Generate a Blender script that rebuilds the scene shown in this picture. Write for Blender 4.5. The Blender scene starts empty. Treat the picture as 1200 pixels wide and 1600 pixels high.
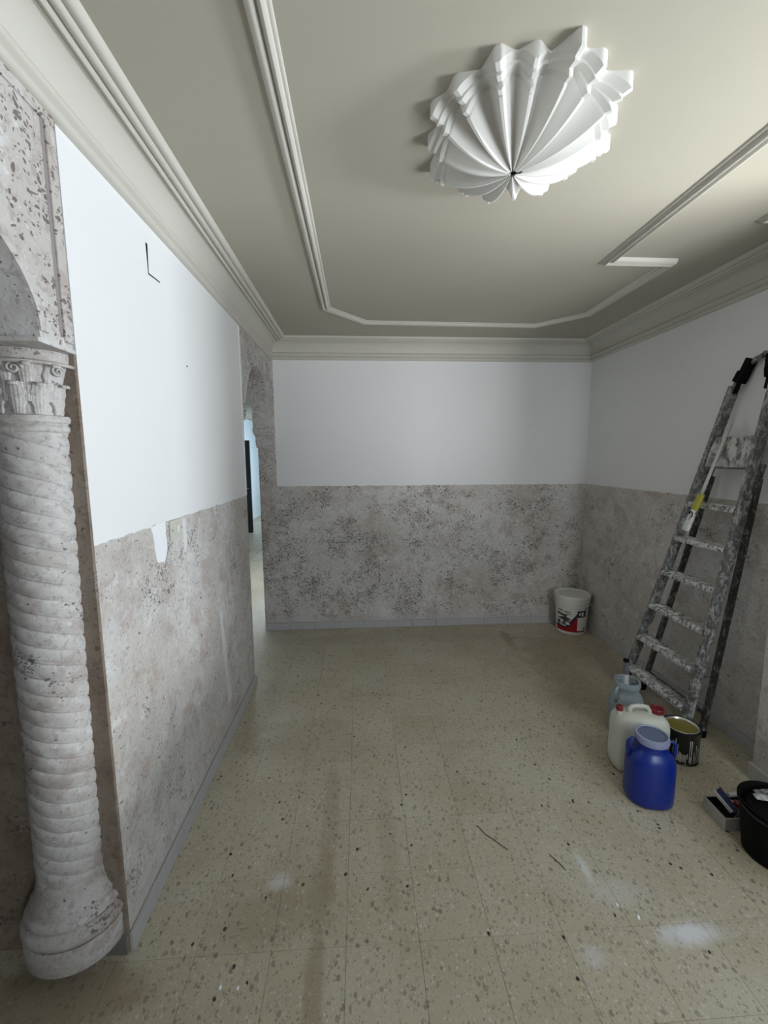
import bpy, bmesh, math, random
import numpy as np
from mathutils import Vector, Matrix
random.seed(7)
SC = bpy.context.scene
C = bpy.context.collection
PI = math.pi

# ---------------------------------------------------------------- camera
FPX, H = 658.156, 1.635
def cam_axes(p, y, r):
    p, y, r = map(math.radians, (p, y, r))
    f = Vector((math.sin(y)*math.cos(p), math.cos(y)*math.cos(p), -math.sin(p)))
    rt = Vector((math.cos(y), -math.sin(y), 0)); up = rt.cross(f)
    return rt*math.cos(r)+up*math.sin(r), -rt*math.sin(r)+up*math.cos(r), f
cr, cu, cf = cam_axes(7.236, 3.228, -0.295)
cd = bpy.data.cameras.new('camera'); cam = bpy.data.objects.new('camera', cd); C.objects.link(cam)
cd.sensor_fit = 'VERTICAL'; cd.sensor_height = 32; cd.lens = FPX/1600*32; cd.clip_start = .02
cam.matrix_world = Matrix(((cr.x, cu.x, -cf.x, 0), (cr.y, cu.y, -cf.y, 0), (cr.z, cu.z, -cf.z, H), (0, 0, 0, 1)))
SC.camera = cam

# ---------------------------------------------------------------- world and lights
w = bpy.data.worlds.new('world'); SC.world = w; w.use_nodes = True
w.node_tree.nodes['Background'].inputs[0].default_value = (.62, .78, 1, 1)
w.node_tree.nodes['Background'].inputs[1].default_value = .6
def area(name, loc, target, sx, sy, power, col, spread=180):
    l = bpy.data.lights.new(name, 'AREA'); l.shape = 'RECTANGLE'; l.size = sx; l.size_y = sy
    l.energy = power; l.color = col; l.spread = math.radians(spread)
    o = bpy.data.objects.new(name, l); C.objects.link(o); o.location = loc
    o.rotation_euler = (Vector(target)-Vector(loc)).to_track_quat('-Z', 'Y').to_euler()
    return o
# daylight through the balcony opening in the right wall, just outside the frame
area('sky_daylight', (2.6, .5, 2.1), (.2, 1.9, .2), 1.5, 1.6, 14, (.72, .87, 1.0))
# added fill light, through an unseen opening put in behind the camera
area('front_fill_light', (1.62, -2.25, 1.6), (1.3, 3.9, 1.0), .7, 1.5, 62, (.85, .93, 1.0))
# added lamp for the bright ceiling patch, standing in for a sunlit balcony floor
area('ceiling_fill_bounce', (2.85, .62, .55), (1.6, 1.35, 2.68), .8, 1.3, 50, (.95, .985, 1.0), 100)
# sunlit ground and facades outside, sending light up through the opening onto the ceiling
area('sunlit_ground_bounce', (7.4, -.3, .95), (0, 1.3, 2.4), 1.5, .8, 560, (.87, .94, 1.0))
area('sunlit_ground_bounce_oblique', (3.3, -2.4, .2), (1.5, 2.2, 2.6), 1.4, 1.0, 260, (.96, .98, 1.0))
# far hall: its daylight, then an added fill lamp with no window behind it
area('hall_daylight', (-1.0, 10.6, 1.5), (-3, 10.9, 1.2), 1.2, 1.6, 55, (.70, .86, 1.0))
area('hall_fill_light', (-1.05, 5.3, 1.9), (-2.0, 5.6, .0), 1.4, 1.2, 60, (.85, .94, 1.0))
SC.view_settings.view_transform = 'Standard'; SC.view_settings.look = 'None'
SC.view_settings.gamma = 1; SC.view_settings.use_curve_mapping = False
SC.view_settings.exposure = -0.28
SC.cycles.max_bounces = 12; SC.cycles.diffuse_bounces = 8

# ---------------------------------------------------------------- material helpers
class NT:
    def __init__(s, name):
        s.m = bpy.data.materials.new(name); s.m.use_nodes = True; s.t = s.m.node_tree
        s.b = s.t.nodes['Principled BSDF']; s.out = s.t.nodes['Material Output']
    def n(s, typ, **kw):
        nd = s.t.nodes.new(typ)
        for k, v in kw.items():
            if k.startswith('i_'):
                nd.inputs[k[2:].replace('_', ' ')].default_value = v
            else: setattr(nd, k, v)
        return nd
    def l(s, a, b): s.t.links.new(a, b)
    def pos(s):
        return s.n('ShaderNodeNewGeometry').outputs['Position']
    def obj(s): return s.n('ShaderNodeTexCoord').outputs['Object']
    def noise(s, vec, scale, detail=4, rough=.55, dist=0):
        nd = s.n('ShaderNodeTexNoise'); nd.inputs['Scale'].default_value = scale; nd.inputs['Detail'].default_value = detail
        nd.inputs['Roughness'].default_value = rough; nd.inputs['Distortion'].default_value = dist
        s.l(vec, nd.inputs['Vector']); return nd.outputs['Fac']
    def ramp(s, fac, a, b, inv=False):
        nd = s.n('ShaderNodeMapRange'); nd.interpolation_type = 'SMOOTHSTEP'
        nd.inputs['From Min'].default_value = a; nd.inputs['From Max'].default_value = b
        if inv: nd.inputs['To Min'].default_value = 1; nd.inputs['To Max'].default_value = 0
        s.l(fac, nd.inputs['Value']); return nd.outputs['Result']
    def math(s, op, a, b=None, c=None):
        nd = s.n('ShaderNodeMath', operation=op)
        for i, v in enumerate((a, b, c)):
            if v is None: continue
            if isinstance(v, (int, float)): nd.inputs[i].default_value = v
            else: s.l(v, nd.inputs[i])
        return nd.outputs[0]
    def mix(s, fac, a, b):
        nd = s.n('ShaderNodeMix', data_type='RGBA')
        for sock, v in ((nd.inputs[0], fac), (nd.inputs[6], a), (nd.inputs[7], b)):
            if isinstance(v, (int, float)): sock.default_value = v
            elif isinstance(v, tuple): sock.default_value = (*v[:3], 1)
            else: s.l(v, sock)
        return nd.outputs[2]
    def vmap(s, vec, sc, loc=(0, 0, 0), rot=(0, 0, 0)):
        nd = s.n('ShaderNodeMapping'); nd.inputs['Scale'].default_value = sc; nd.inputs['Location'].default_value = loc
        nd.inputs['Rotation'].default_value = rot
        s.l(vec, nd.inputs['Vector']); return nd.outputs[0]
    def warp(s, vec, scale, amt):
        nz = s.n('ShaderNodeTexNoise'); nz.inputs['Scale'].default_value = scale; nz.inputs['Detail'].default_value = 2
        s.l(vec, nz.inputs['Vector'])
        m = s.n('ShaderNodeVectorMath', operation='MULTIPLY_ADD'); s.l(nz.outputs['Color'], m.inputs[0])
        m.inputs[1].default_value = (amt,)*3; s.l(vec, m.inputs[2]); return m.outputs[0]
    def voro(s, vec, scale, dim='3D'):
        nd = s.n('ShaderNodeTexVoronoi'); nd.voronoi_dimensions = dim; nd.inputs['Scale'].default_value = scale; s.l(vec, nd.inputs['Vector'])
        sep = s.n('ShaderNodeSeparateColor'); s.l(nd.outputs['Color'], sep.inputs[0])
        return nd.outputs['Distance'], sep.outputs[0], sep.outputs[1], sep.outputs[2]
    def bump(s, h, strength=.3, dist=.01):
        nd = s.n('ShaderNodeBump'); nd.inputs['Strength'].default_value = strength; nd.inputs['Distance'].default_value = dist
        s.l(h, nd.inputs['Height']); s.l(nd.outputs[0], s.b.inputs['Normal'])
    def col(s, c, rough=.6, metal=0, spec=None):
        if isinstance(c, tuple): s.b.inputs['Base Color'].default_value = (*c[:3], 1)
        else: s.l(c, s.b.inputs['Base Color'])
        if isinstance(rough, (int, float)): s.b.inputs['Roughness'].default_value = rough
        else: s.l(rough, s.b.inputs['Roughness'])
        s.b.inputs['Metallic'].default_value = metal
        if spec is not None: s.b.inputs['Specular IOR Level'].default_value = spec
        return s.m

def coat_graph(t, P, dens=.5, tone=1.0, size=1.0):
    """old spattered plaster coating: pale skim, pinkish patches, clusters of dark pits"""
    k = 1/size
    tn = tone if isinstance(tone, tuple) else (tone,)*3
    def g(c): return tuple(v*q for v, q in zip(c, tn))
    W = t.warp(P, 6*k, .16*size)
    Wf = t.warp(P, 28*k, .035*size)
    big = t.noise(P, 2.1*k, 5, .6); mid = t.noise(W, 7*k, 5, .65); fine = t.noise(Wf, 60*k, 4, .7)
    c = t.mix(t.ramp(big, .35, .65), g((.50, .47, .435)), g((.60, .585, .57)))
    c = t.mix(t.math('MULTIPLY', t.ramp(mid, .47, .68), .65), c, g((.37, .29, .26)))
    c = t.mix(t.math('MULTIPLY', t.ramp(t.noise(W, 11*k, 4, .6), .55, .7), .5), c, g((.70, .71, .70)))
    c = t.mix(t.math('MULTIPLY', t.ramp(fine, .50, .64), .5), c, g((.30, .25, .235)))
    c = t.mix(t.math('MULTIPLY', t.ramp(t.noise(Wf, 75*k, 3, .6), .6, .7), .5), c, g((.76, .76, .75)))
    clus = t.ramp(t.noise(t.vmap(P, (1, 1, 1), (3, 7, 1)), 3.4*k, 6, .75), .60-.20*dens, .70-.12*dens)
    Pd = t.vmap(Wf, (1, 1, 1.35))
    mask = None
    for sc, thr, pr in ((58, .42, .45), (95, .46, .55), (150, .46, .5)):
        d, r1, r2, r3 = t.voro(Pd, sc*k)
        near = t.math('LESS_THAN', d, t.math('MULTIPLY_ADD', r2, .30, thr-.18))
        on = t.math('LESS_THAN', r1, t.math('MULTIPLY_ADD', clus, pr, .035*dens))
        m = t.math('MULTIPLY', near, on)
        mask = m if mask is None else t.math('MAXIMUM', mask, m)
    c = t.mix(t.math('MULTIPLY', mask, .8), c, (.10, .075, .075))
    hgt = t.math('ADD', t.math('MULTIPLY', fine, .5), t.math('ADD', mid, t.math('MULTIPLY', mask, -.9)))
    return c, hgt

def mat_coat(name, dens, tone=1.0, size=1.0, bump=.35, spec=.3):
    t = NT(name); c, h = coat_graph(t, t.pos(), dens, tone, size)
    t.bump(h, bump, .008); return t.col(c, .6, spec=spec)

def mat_wall(name, dens, xcut=None, ymin=None, ymax=None):
    """white paint above the 1.384 m line, coating below"""
    t = NT(name); P = t.pos(); c, h = coat_graph(t, P, dens)
    sep = t.n('ShaderNodeSeparateXYZ'); t.l(P, sep.inputs[0])
    jag = t.math('MULTIPLY_ADD', t.noise(P, 22, 4, .6), .02, -.01)
    white = t.math('GREATER_THAN', t.math('ADD', sep.outputs[2], jag), 1.384)
    if xcut is not None: white = t.math('MULTIPLY', white, t.math('GREATER_THAN', sep.outputs[0], xcut))
    if ymin is not None: white = t.math('MULTIPLY', white, t.math('GREATER_THAN', sep.outputs[1], ymin))
    if ymax is not None: white = t.math('MULTIPLY', white, t.math('LESS_THAN', sep.outputs[1], ymax))
    wc = t.mix(t.noise(P, 1.5, 3), (.74, .75, .76), (.80, .80, .80))
    c2 = t.mix(white, c, wc)
    # smooth grey cement band just above the skirting
    band = t.math('MULTIPLY', t.ramp(t.math('ADD', sep.outputs[2], t.math('MULTIPLY', t.noise(P, 4), .12)), .10, .22, True), .7)
    c2 = t.mix(band, c2, (.50, .49, .49))
    hh = t.math('MULTIPLY', h, t.math('MULTIPLY_ADD', white, -.94, 1.0))
    hh = t.math('MULTIPLY', hh, t.math('MULTIPLY_ADD', band, -.8, 1.0))
    hh = t.math('ADD', hh, t.math('MULTIPLY', t.noise(P, 3, 2), .15))
    t.bump(hh, .35, .008)
    return t.col(c2, .58, spec=.3)

def plain(name, c, rough=.5, metal=0, spec=None, bscale=None, bst=.1, var=None):
    t = NT(name)
    P = t.obj()
    if var: cc = t.mix(t.noise(P, var[0], 4), c, var[1])
    else: cc = c
    if bscale: t.bump(t.noise(P, bscale, 4), bst, .004)
    return t.col(cc, rough, metal, spec)

M = {}
M['wall_l'] = mat_wall('wall_left_paint_and_coating', .34, ymin=1.2)
M['wall_b'] = mat_wall('wall_back_paint_and_coating', .68, xcut=-.768)
M['wall_r'] = mat_wall('wall_right_paint_and_coating', .3)
M['coat'] = mat_coat('spattered_coating', .6)
M['coat_bold'] = mat_coat('spattered_coating_bold', .5, .95, 1.5, .4)
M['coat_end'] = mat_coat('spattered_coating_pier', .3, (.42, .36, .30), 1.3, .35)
M['column'] = mat_coat('spattered_column', .10, .84, .95, .16, .5)
M['white'] = plain('white_wall_paint', (.78, .79, .80), .6, spec=.3, bscale=3, bst=.05)
M['white_patch'] = plain('fresh_white_filler', (.80, .82, .84), .6)
M['grey_patch'] = plain('grey_filler', (.66, .66, .66), .6)
M['ceil'] = plain('ceiling_paint', (.40, .37, .30), .75, spec=.2, bscale=2.5, bst=.15, var=(1.2, (.44, .415, .35)))
M['plaster'] = plain('moulding_plaster', (.54, .52, .465), .55, spec=.35, bscale=40, bst=.08)
M['medal'] = plain('medallion_plaster', (.66, .65, .62), .5, spec=.4, bscale=60, bst=.06)
M['skirt'] = plain('grey_skirting', (.47, .465, .475), .45, bscale=30, bst=.2, var=(9, (.38, .37, .38)))
M['dark_skirt'] = plain('dark_skirting', (.16, .15, .145), .5, bscale=30, bst=.2)
M['grout'] = plain('floor_bed', (.30, .265, .205), .8, var=(3, (.20, .17, .13)))

def mat_terrazzo():
    t = NT('terrazzo'); P = t.pos()
    info = t.n('ShaderNodeObjectInfo')
    base = t.mix(info.outputs['Random'], (.40, .355, .255), (.455, .405, .305))
    base = t.mix(t.ramp(t.noise(P, 1.6, 5, .6), .38, .68), base, (.485, .445, .35))
    base = t.mix(t.math('MULTIPLY', t.ramp(t.noise(P, 2.3, 4, .6), .52, .72), .35), base, (.34, .27, .165))
    Wp = t.warp(P, 40, .012)
    hsum = None
    Wp = t.vmap(Wp, (1, .8, 1), (0, 0, 0), (0, 0, .5))
    for sc, keep, rmax, cols in ((44, .34, .34, ((.15, .12, .085), (.30, .26, .20))),
                                 (78, .46, .38, ((.15, .12, .085), (.62, .60, .53))),
                                 (140, .55, .40, ((.15, .12, .085), (.62, .60, .53)))):
        d, r1, r2, r3 = t.voro(Wp, sc, '2D')
        m = t.math('MULTIPLY', t.math('LESS_THAN', d, t.math('MULTIPLY_ADD', r2, rmax-.12, .12)), t.math('LESS_THAN', r1, keep))
        base = t.mix(t.math('MULTIPLY', m, t.math('MULTIPLY_ADD', r2, .35, .4)), base, t.mix(r3, cols[0], cols[1]))
    d, r1, r2, r3 = t.voro(Wp, 30, '2D')
    m = t.math('MULTIPLY', t.math('LESS_THAN', d, .16), t.math('LESS_THAN', r1, .02))
    base = t.mix(m, base, (.035, .028, .022))
    sep = t.n('ShaderNodeSeparateXYZ'); t.l(P, sep.inputs[0])
    X, Y = sep.outputs[0], sep.outputs[1]
    def blob(cx, cy, rx, ry, soft=.5, nz=.6, sc=9):
        a = t.math('DIVIDE', t.math('SUBTRACT', X, cx), rx); b = t.math('DIVIDE', t.math('SUBTRACT', Y, cy), ry)
        r = t.math('SQRT', t.math('ADD', t.math('MULTIPLY', a, a), t.math('MULTIPLY', b, b)))
        r = t.math('ADD', r, t.math('MULTIPLY_ADD', t.noise(P, sc, 4, .7), nz*2, -nz))
        return t.ramp(r, 1-soft, 1+soft*.3, True)
    for (cx, cy, rx, ry, k) in ((-.155, 1.75, .045, .5, .28), (-.165, 1.1, .04, .22, .45), (-.35, 1.33, .2, .11, .22), (-.28, 1.5, .12, .16, .15), (-.16, 1.42, .06, .2, .3),
                                (.1, 1.62, .05, .35, .2), (1.32, 3.6, .05, .2, .55), (1.0, 3.5, .6, .3, .15), (-.3, 2.3, .4, .25, .2), (1.7, 3.0, .5, .8, .4),
                                (-.66, 2.6, .1, .5, .3), (.35, 3.7, 1.1, .15, .15), (-.95, 1.15, .3, .12, .6)):  # the last one paints the shade under the column's plinth
        base = t.mix(t.math('MULTIPLY', blob(cx, cy, rx, ry), k), base, (.20, .145, .085))
    for (cx, cy, rx, ry, k) in ((1.12, 1.2, .13, .045, .75), (-.33, 1.47, .05, .04, .5), (.88, 1.45, .02, .09, .55), (.95, 1.35, .12, .06, .25), (-1.0, 4.3, .3, 1.2, .3), (.75, 1.15, .05, .04, .35)):  # the long pale one paints the hall floor's bright reflection
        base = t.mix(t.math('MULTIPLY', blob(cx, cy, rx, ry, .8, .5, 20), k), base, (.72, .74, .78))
    t.bump(t.noise(P, 12, 3), .05, .004)
    return t.col(base, t.math('MULTIPLY_ADD', t.noise(P, 5, 3), .2, .28), spec=.35)
M['terrazzo'] = mat_terrazzo()

def mat_splatter(name, metal_c, dens, paint=(.62, .62, .61), sc=22):
    t = NT(name); P = t.obj(); W = t.warp(P, 14, .06)
    m = t.ramp(t.noise(t.vmap(W, (1, 1, .45)), sc, 8, .8), .56-.20*dens, .70-.20*dens)
    g = t.mix(t.noise(P, 40, 3), metal_c, tuple(v*.6 for v in metal_c))
    c = t.mix(m, g, paint)
    t.bump(t.math('MULTIPLY', m, 1), .5, .003)
    t.b.inputs['Metallic'].default_value = 0
    t.l(t.math('MULTIPLY_ADD', m, -.6, .6), t.b.inputs['Metallic'])
    t.l(c, t.b.inputs['Base Color']); t.b.inputs['Roughness'].default_value = .42
    return t.m
M['alu'] = mat_splatter('paint_splattered_aluminium', (.20, .20, .195), .5, (.50, .50, .49), 45)
M['alu_step'] = mat_splatter('paint_crusted_step', (.19, .19, .185), .75, (.66, .67, .67), 55)
M['alu_dark'] = mat_splatter('dark_ladder_leg', (.10, .097, .09), .25, (.4, .4, .39), 40)
M['plate'] = mat_splatter('paint_crusted_plate', (.17, .18, .175), .8, (.58, .58, .57), 26)
M['black'] = plain('black_plastic', (.003, .003, .003), .7, spec=.12, bscale=60, bst=.05)
M['black_gloss'] = plain('black_gloss', (.006, .006, .008), .25)
M['jerry'] = plain('milky_white_plastic', (.56, .57, .50), .38, bscale=6, bst=.05)
M['red_cap'] = plain('red_plastic', (.17, .008, .014), .4)
M['blue'] = plain('blue_plastic', (.002, .020, .215), .3, bscale=5, bst=.06)
M['blue_h'] = plain('dark_blue_plastic', (.004, .018, .18), .35)
M['lid_white'] = plain('off_white_plastic', (.66, .66, .62), .4, bscale=4, bst=.08)
M['lid_blue'] = plain('frosted_lid_rim', (.28, .31, .46), .3)
M['lid_grey'] = plain('frosted_lid', (.13, .16, .24), .25)
M['steel'] = plain('tin_rim', (.7, .7, .66), .25, .9)
M['varnish'] = plain('olive_varnish', (.20, .17, .035), .3)
M['navy'] = plain('navy_print', (.008, .01, .03), .4)
M['navy_h'] = plain('navy_handle', (.012, .02, .085), .35)
M['red_print'] = plain('red_print', (.28, .006, .008), .4)
M['white_print'] = plain('white_print', (.62, .62, .62), .4)
M['dark_print'] = plain('dark_print', (.05, .048, .045), .5)
M['grey_print'] = plain('grey_print', (.25, .24, .23), .5)
M['tray'] = plain('white_tray_plastic', (.50, .49, .46), .45, var=(14, (.36, .35, .33)))
M['tray_in'] = plain('black_dried_paint', (.012, .014, .013), .35, bscale=40, bst=.4)
M['pipe_grey'] = plain('grey_tube', (.13, .14, .15), .4)
M['pipe_white'] = plain('white_tube', (.50, .52, .54), .35)
M['handle_white'] = plain('painty_white_handle', (.60, .60, .57), .5, var=(30, (.4, .4, .38)))
M['yellow'] = plain('yellow_ferrule', (.46, .44, .035), .45, var=(40, (.34, .30, .05)))
M['bristle'] = mat_splatter('painted_bristles', (.12, .12, .11), .9, (.72, .72, .70), 30)
M['switch'] = plain('ivory_plastic', (.55, .55, .48), .4)
M['hall'] = plain('hall_wall_paint', (.72, .78, .82), .6)
M['door'] = plain('black_door', (.004, .004, .005), .5)
t = NT('translucent_grey_plastic'); t.col((.42, .50, .54), .25)
t.b.inputs['Transmission Weight'].default_value = .45; t.b.inputs['Roughness'].default_value = .3; M['jar'] = t.m

# ---------------------------------------------------------------- mesh helpers
class MB:
    def __init__(s): s.v = []; s.f = []
    def add(s, v, f):
        o = len(s.v); s.v += [tuple(p) for p in v]; s.f += [tuple(i+o for i in q) for q in f]; return s
    def box(s, x0, y0, z0, x1, y1, z1, xf=None):
        v = [(x, y, z) for z in (z0, z1) for y in (y0, y1) for x in (x0, x1)]
        if xf: v = [xf(Vector(p)) for p in v]
        return s.add(v, [(0, 2, 3, 1), (4, 5, 7, 6), (0, 1, 5, 4), (2, 6, 7, 3), (0, 4, 6, 2), (1, 3, 7, 5)])
    def grid(s, rows, close_u=False):
        n = len(rows[0]); v = [p for r in rows for p in r]; f = []
        for i in range(len(rows)-1):
            for j in range(n if close_u else n-1):
                f.append((i*n+j, i*n+(j+1) % n, (i+1)*n+(j+1) % n, (i+1)*n+j))
        return s.add(v, f)
    def cap(s, ring, flip=False):
        q = tuple(range(len(ring))); return s.add(ring, [q[::-1] if flip else q])
    def tube(s, pts, r, n=10, caps=True):
        pts = [Vector(p) for p in pts]; rows = []; prev = None
        rr = r if isinstance(r, (list, tuple)) else [r]*len(pts)
        for i, p in enumerate(pts):
            d = (pts[min(i+1, len(pts)-1)]-pts[max(i-1, 0)]).normalized()
            if prev is None:
                a = d.cross(Vector((0, 0, 1)));
                if a.length < .1: a = d.cross(Vector((1, 0, 0)))
            else: a = prev-d*prev.dot(d)
            a.normalize(); prev = a; b = d.cross(a)
            rows.append([p+(a*math.cos(2*PI*k/n)+b*math.sin(2*PI*k/n))*rr[i] for k in range(n)])
        s.grid(rows, True)
        if caps: s.cap(rows[0], True); s.cap(rows[-1])
        return s
    def bar(s, a, b, w, h, side=Vector((0, 1, 0))):
        """rectangular bar a->b, w across 'side', h across the other"""
        a, b = Vector(a), Vector(b); d = (b-a).normalized(); u = (side-d*side.dot(d)).normalized(); q = d.cross(u)
        v = [p+u*sx*w/2+q*sy*h/2 for p in (a, b) for sy in (-1, 1) for sx in (-1, 1)]
        return s.add(v, [(0, 2, 3, 1), (4, 5, 7, 6), (0, 1, 5, 4), (2, 6, 7, 3), (0, 4, 6, 2), (1, 3, 7, 5)])
    def loft(s, prof, cx, cy, n=48, e=2.0, rot=0, a0=None, a1=None, cap0=True, cap1=True, cxf=None):
        """prof: (z, rx, ry); superellipse exponent e; a0..a1 for an open part"""
        rows = []
        full = a0 is None
        m = n if full else n+1
        for z, rx, ry in prof:
            row = []
            for k in range(m):
                a = 2*PI*k/n if full else a0+(a1-a0)*k/n
                ca, sa = math.cos(a), math.sin(a)
                x = rx*math.copysign(abs(ca)**(2/e), ca); y = ry*math.copysign(abs(sa)**(2/e), sa)
                X = cx if cxf is None else cxf(z)
                row.append((X+x*math.cos(rot)-y*math.sin(rot), cy+x*math.sin(rot)+y*math.cos(rot), z))
            rows.append(row)
        s.grid(rows, full)
        if full and cap0: s.cap(rows[0], True)
        if full and cap1: s.cap(rows[-1])
        return s
    def build(s, name, mat, parent=None, smooth=False, bevel=0, seg=2, auto=None):
        me = bpy.data.meshes.new(name); me.from_pydata([tuple(p) for p in s.v], [], s.f); me.validate()
        bm = bmesh.new(); bm.from_mesh(me)
        bmesh.ops.remove_doubles(bm, verts=bm.verts, dist=1e-5)
        bmesh.ops.recalc_face_normals(bm, faces=bm.faces)
        if bevel:
            es = [e for e in bm.edges if len(e.link_faces) == 2 and e.calc_face_angle(0) > .6]
            bmesh.ops.bevel(bm, geom=es, offset=bevel, segments=seg, profile=.6, affect='EDGES', clamp_overlap=True)
        bm.to_mesh(me); bm.free()
        me.materials.append(mat)
        if smooth or auto:
            me.shade_smooth()
            if auto: me.set_sharp_from_angle(angle=math.radians(auto))
        o = bpy.data.objects.new(name, me); C.objects.link(o)
        if parent: o.parent = parent; o.matrix_parent_inverse = Matrix.Identity(4); rel(o, parent)
        return o
def world_loc(p):
    v = Vector(p.location)
    while p.parent: p = p.parent; v += Vector(p.location)
    return v
def rel(o, parent):
    """mesh written in world space: shift it so that it stays put under a moved Empty"""
    w0 = world_loc(parent)
    if w0.length > 0: o.data.transform(Matrix.Translation(-w0))
def struct(o): o['kind'] = 'structure'; return o
def tag(o, label, cat, group=None):
    o['label'] = label; o['category'] = cat
    if group: o['group'] = group
    return o
def empty(name, loc, label=None, cat=None, group=None):
    o = bpy.data.objects.new(name, None); C.objects.link(o); o.location = loc; o.empty_display_size = .1
    if label: tag(o, label, cat, group)
    return o
def box(name, a, b, mat, parent=None, **k): return MB().box(*a, *b).build(name, mat, parent, **k)

# ---------------------------------------------------------------- room numbers
XL, XLB, XR, YB, ZC = -.789, -.926, 2.166, 3.946, 2.68
Y1, Y2 = 1.261, 2.975
PX, PY = 1.984, 1.864            # pillar face and far edge
HALLX, HALLY = -2.95, 13.2

# floor: mortar bed with separate terrazzo tiles on it
fl = struct(MB().box(-3.9, -2.2, -.12, 2.5, 13.4, -.012).build('floor', M['grout']))
tile_me = None
def tile(x, y, sx=.2485, sy=.2485):
    global tile_me
    if tile_me is None:
        o = MB().box(-.1246, -.1246, -.016, .1246, .1246, 0).build('floor_tile', M['terrazzo'], None, bevel=.0007, seg=1)
        tile_me = o.data; o.parent = fl; o.location = (x, y, 0); return
    o = bpy.data.objects.new('floor_tile', tile_me); C.objects.link(o); o.parent = fl
    o.location = (x, y, random.uniform(-.0003, .0)); o.rotation_euler = (0, 0, random.choice((0, PI/2, PI, -PI/2)))
for i in range(-9, 6):
    for j in range(-2, 11):
        x = .684+.25*i+.125; y = 1.233+.25*j+.125
        if x < -1.35 or x > 2.3: continue
        if x < -1.0 and y > 1.45 and y < 2.7: continue
        tile(x, y)
for i in range(-10, -5):
    for j in range(11, 22): tile(.684+.25*i+.125, 1.233+.25*j+.125)
# the rest of the paving, out of view or too far off to tell the tiles apart
g = MB()
def slab(x0, y0, x1, y1): g.box(x0, y0, -.012, x1, y1, -.001)
slab(-3.9, -2.2, 2.5, .732); slab(-3.9, 3.99, -1.818, 13.4); slab(-1.81, 6.74, 2.5, 13.4)
rest = g.build('paving', M['terrazzo'], fl); rest['kind'] = 'stuff'

# ceiling
ceil = struct(box('ceiling', (-3.9, -2.2, ZC), (2.5, 13.4, ZC+.12), M['ceil']))

# ---- left wall: solid part with the two arches cut beside it
wl = struct(MB().box(XLB, Y1+.012, 0, XL, Y2, ZC).build('wall_left', M['wall_l']))
def header(name, ya, yb, curve, x0, x1, mat, parent, n=48, ztop=ZC):
    """wall above an arch: curve(y) gives the underside"""
    g = MB(); ys = [ya+(yb-ya)*(1-math.cos(PI*k/n))/2 for k in range(n+1)]
    lo = [curve(y) for y in ys]
    for x in (x0, x1): g.grid([[(x, y, z) for y, z in zip(ys, lo)], [(x, y, ztop) for y in ys]])
    g.grid([[(x0, y, z) for y, z in zip(ys, lo)], [(x1, y, z) for y, z in zip(ys, lo)]])
    g.grid([[(x0, ya, lo[0]), (x1, ya, lo[0])], [(x0, ya, ztop), (x1, ya, ztop)]])
    g.grid([[(x0, yb, lo[-1]), (x1, yb, lo[-1])], [(x0, yb, ztop), (x1, yb, ztop)]])
    return g.build(name, mat, parent)
NC, NA, NB, NZ = .687, .45, .28, 1.955     # near arch: centre y, half width, rise, springing height
def near_curve(y):
    u = (y-NC)/NA
    if abs(u) >= 1: return 1.932
    return NZ+NB*math.sqrt(max(0, 1-u*u))
n1 = header('arch_header', NC-NA-.12, Y1, near_curve, -1.045, XL, M['coat_bold'], wl, 96)
FC, FA, FB, FZ = 3.412, .378, .41, 1.93
def far_curve(y):
    u = (y-FC)/FA
    if abs(u) >= 1: return 1.905
    return FZ+FB*math.sqrt(max(0, 1-u*u))
n2 = header('arch_header', Y2, YB, far_curve, XLB, XL, M['coat'], wl, 80)
# raised bands following the arch edges
def arch_band(c, a, b, z0, x, wdt, pr, mat, t0, t1, n=40):
    g = MB(); rows = [[], [], [], []]
    for k in range(n+1):
        t = t0+(t1-t0)*k/n; ct, st = math.cos(t), max(0, math.sin(t))
        p0 = (c+a*ct, z0+b*st); p1 = (c+(a+wdt)*ct, z0+(b+wdt)*st)
        rows[0].append((x, *p0)); rows[1].append((x+pr, p0[0], p0[1])); rows[2].append((x+pr*.8, p1[0], p1[1])); rows[3].append((x-.001, p1[0]+.004*ct, p1[1]+.004*st))
    g.grid(rows); return g.build('arch_band', mat, wl, auto=40)
arch_band(NC, NA, NB, NZ, XL, .028, .006, M['coat_bold'], 0, PI, 60)
arch_band(FC, FA, FB, FZ, XL, .022, .008, M['coat'], -.02, PI+.02)
# upright half round strip and groove at the wall's near end, with its return under the cornice
g = MB()
for y0, y1, pr in ((1.226, 1.259, .007),):
    g.box(XL-.001, y0, 1.95, XL+pr, y1, 2.52)
g.box(XL-.001, -.2, 2.487, XL+.006, 1.226, 2.52)
g.build('frame_strip', M['coat_bold'], wl, bevel=.004, seg=2)
g = MB(); g.box(XL-.0005, 1.214, 1.965, XL+.0006, 1.226, 2.487); g.build('frame_groove', plain('groove_shade', (.26, .23, .23), .8), wl)  # flat dark strip, the groove's shade put into its colour
# ragged sill of the spandrel over the capital
g = MB(); g.box(-1.05, 1.125, 1.925, XL+.006, 1.263, 1.937); g.build('arch_sill', M['coat_bold'], wl, bevel=.003)
# near pier (end face towards the camera) and the left room's wall beside it
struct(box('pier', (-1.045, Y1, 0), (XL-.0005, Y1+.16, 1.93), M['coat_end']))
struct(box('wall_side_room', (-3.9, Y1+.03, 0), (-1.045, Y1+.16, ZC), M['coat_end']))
# the rest of the left wall, nearer than the arch
struct(box('wall_left_near', (-1.045, -2.1, 0), (XL, NC-NA-.12, ZC), M['wall_l']))
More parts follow.
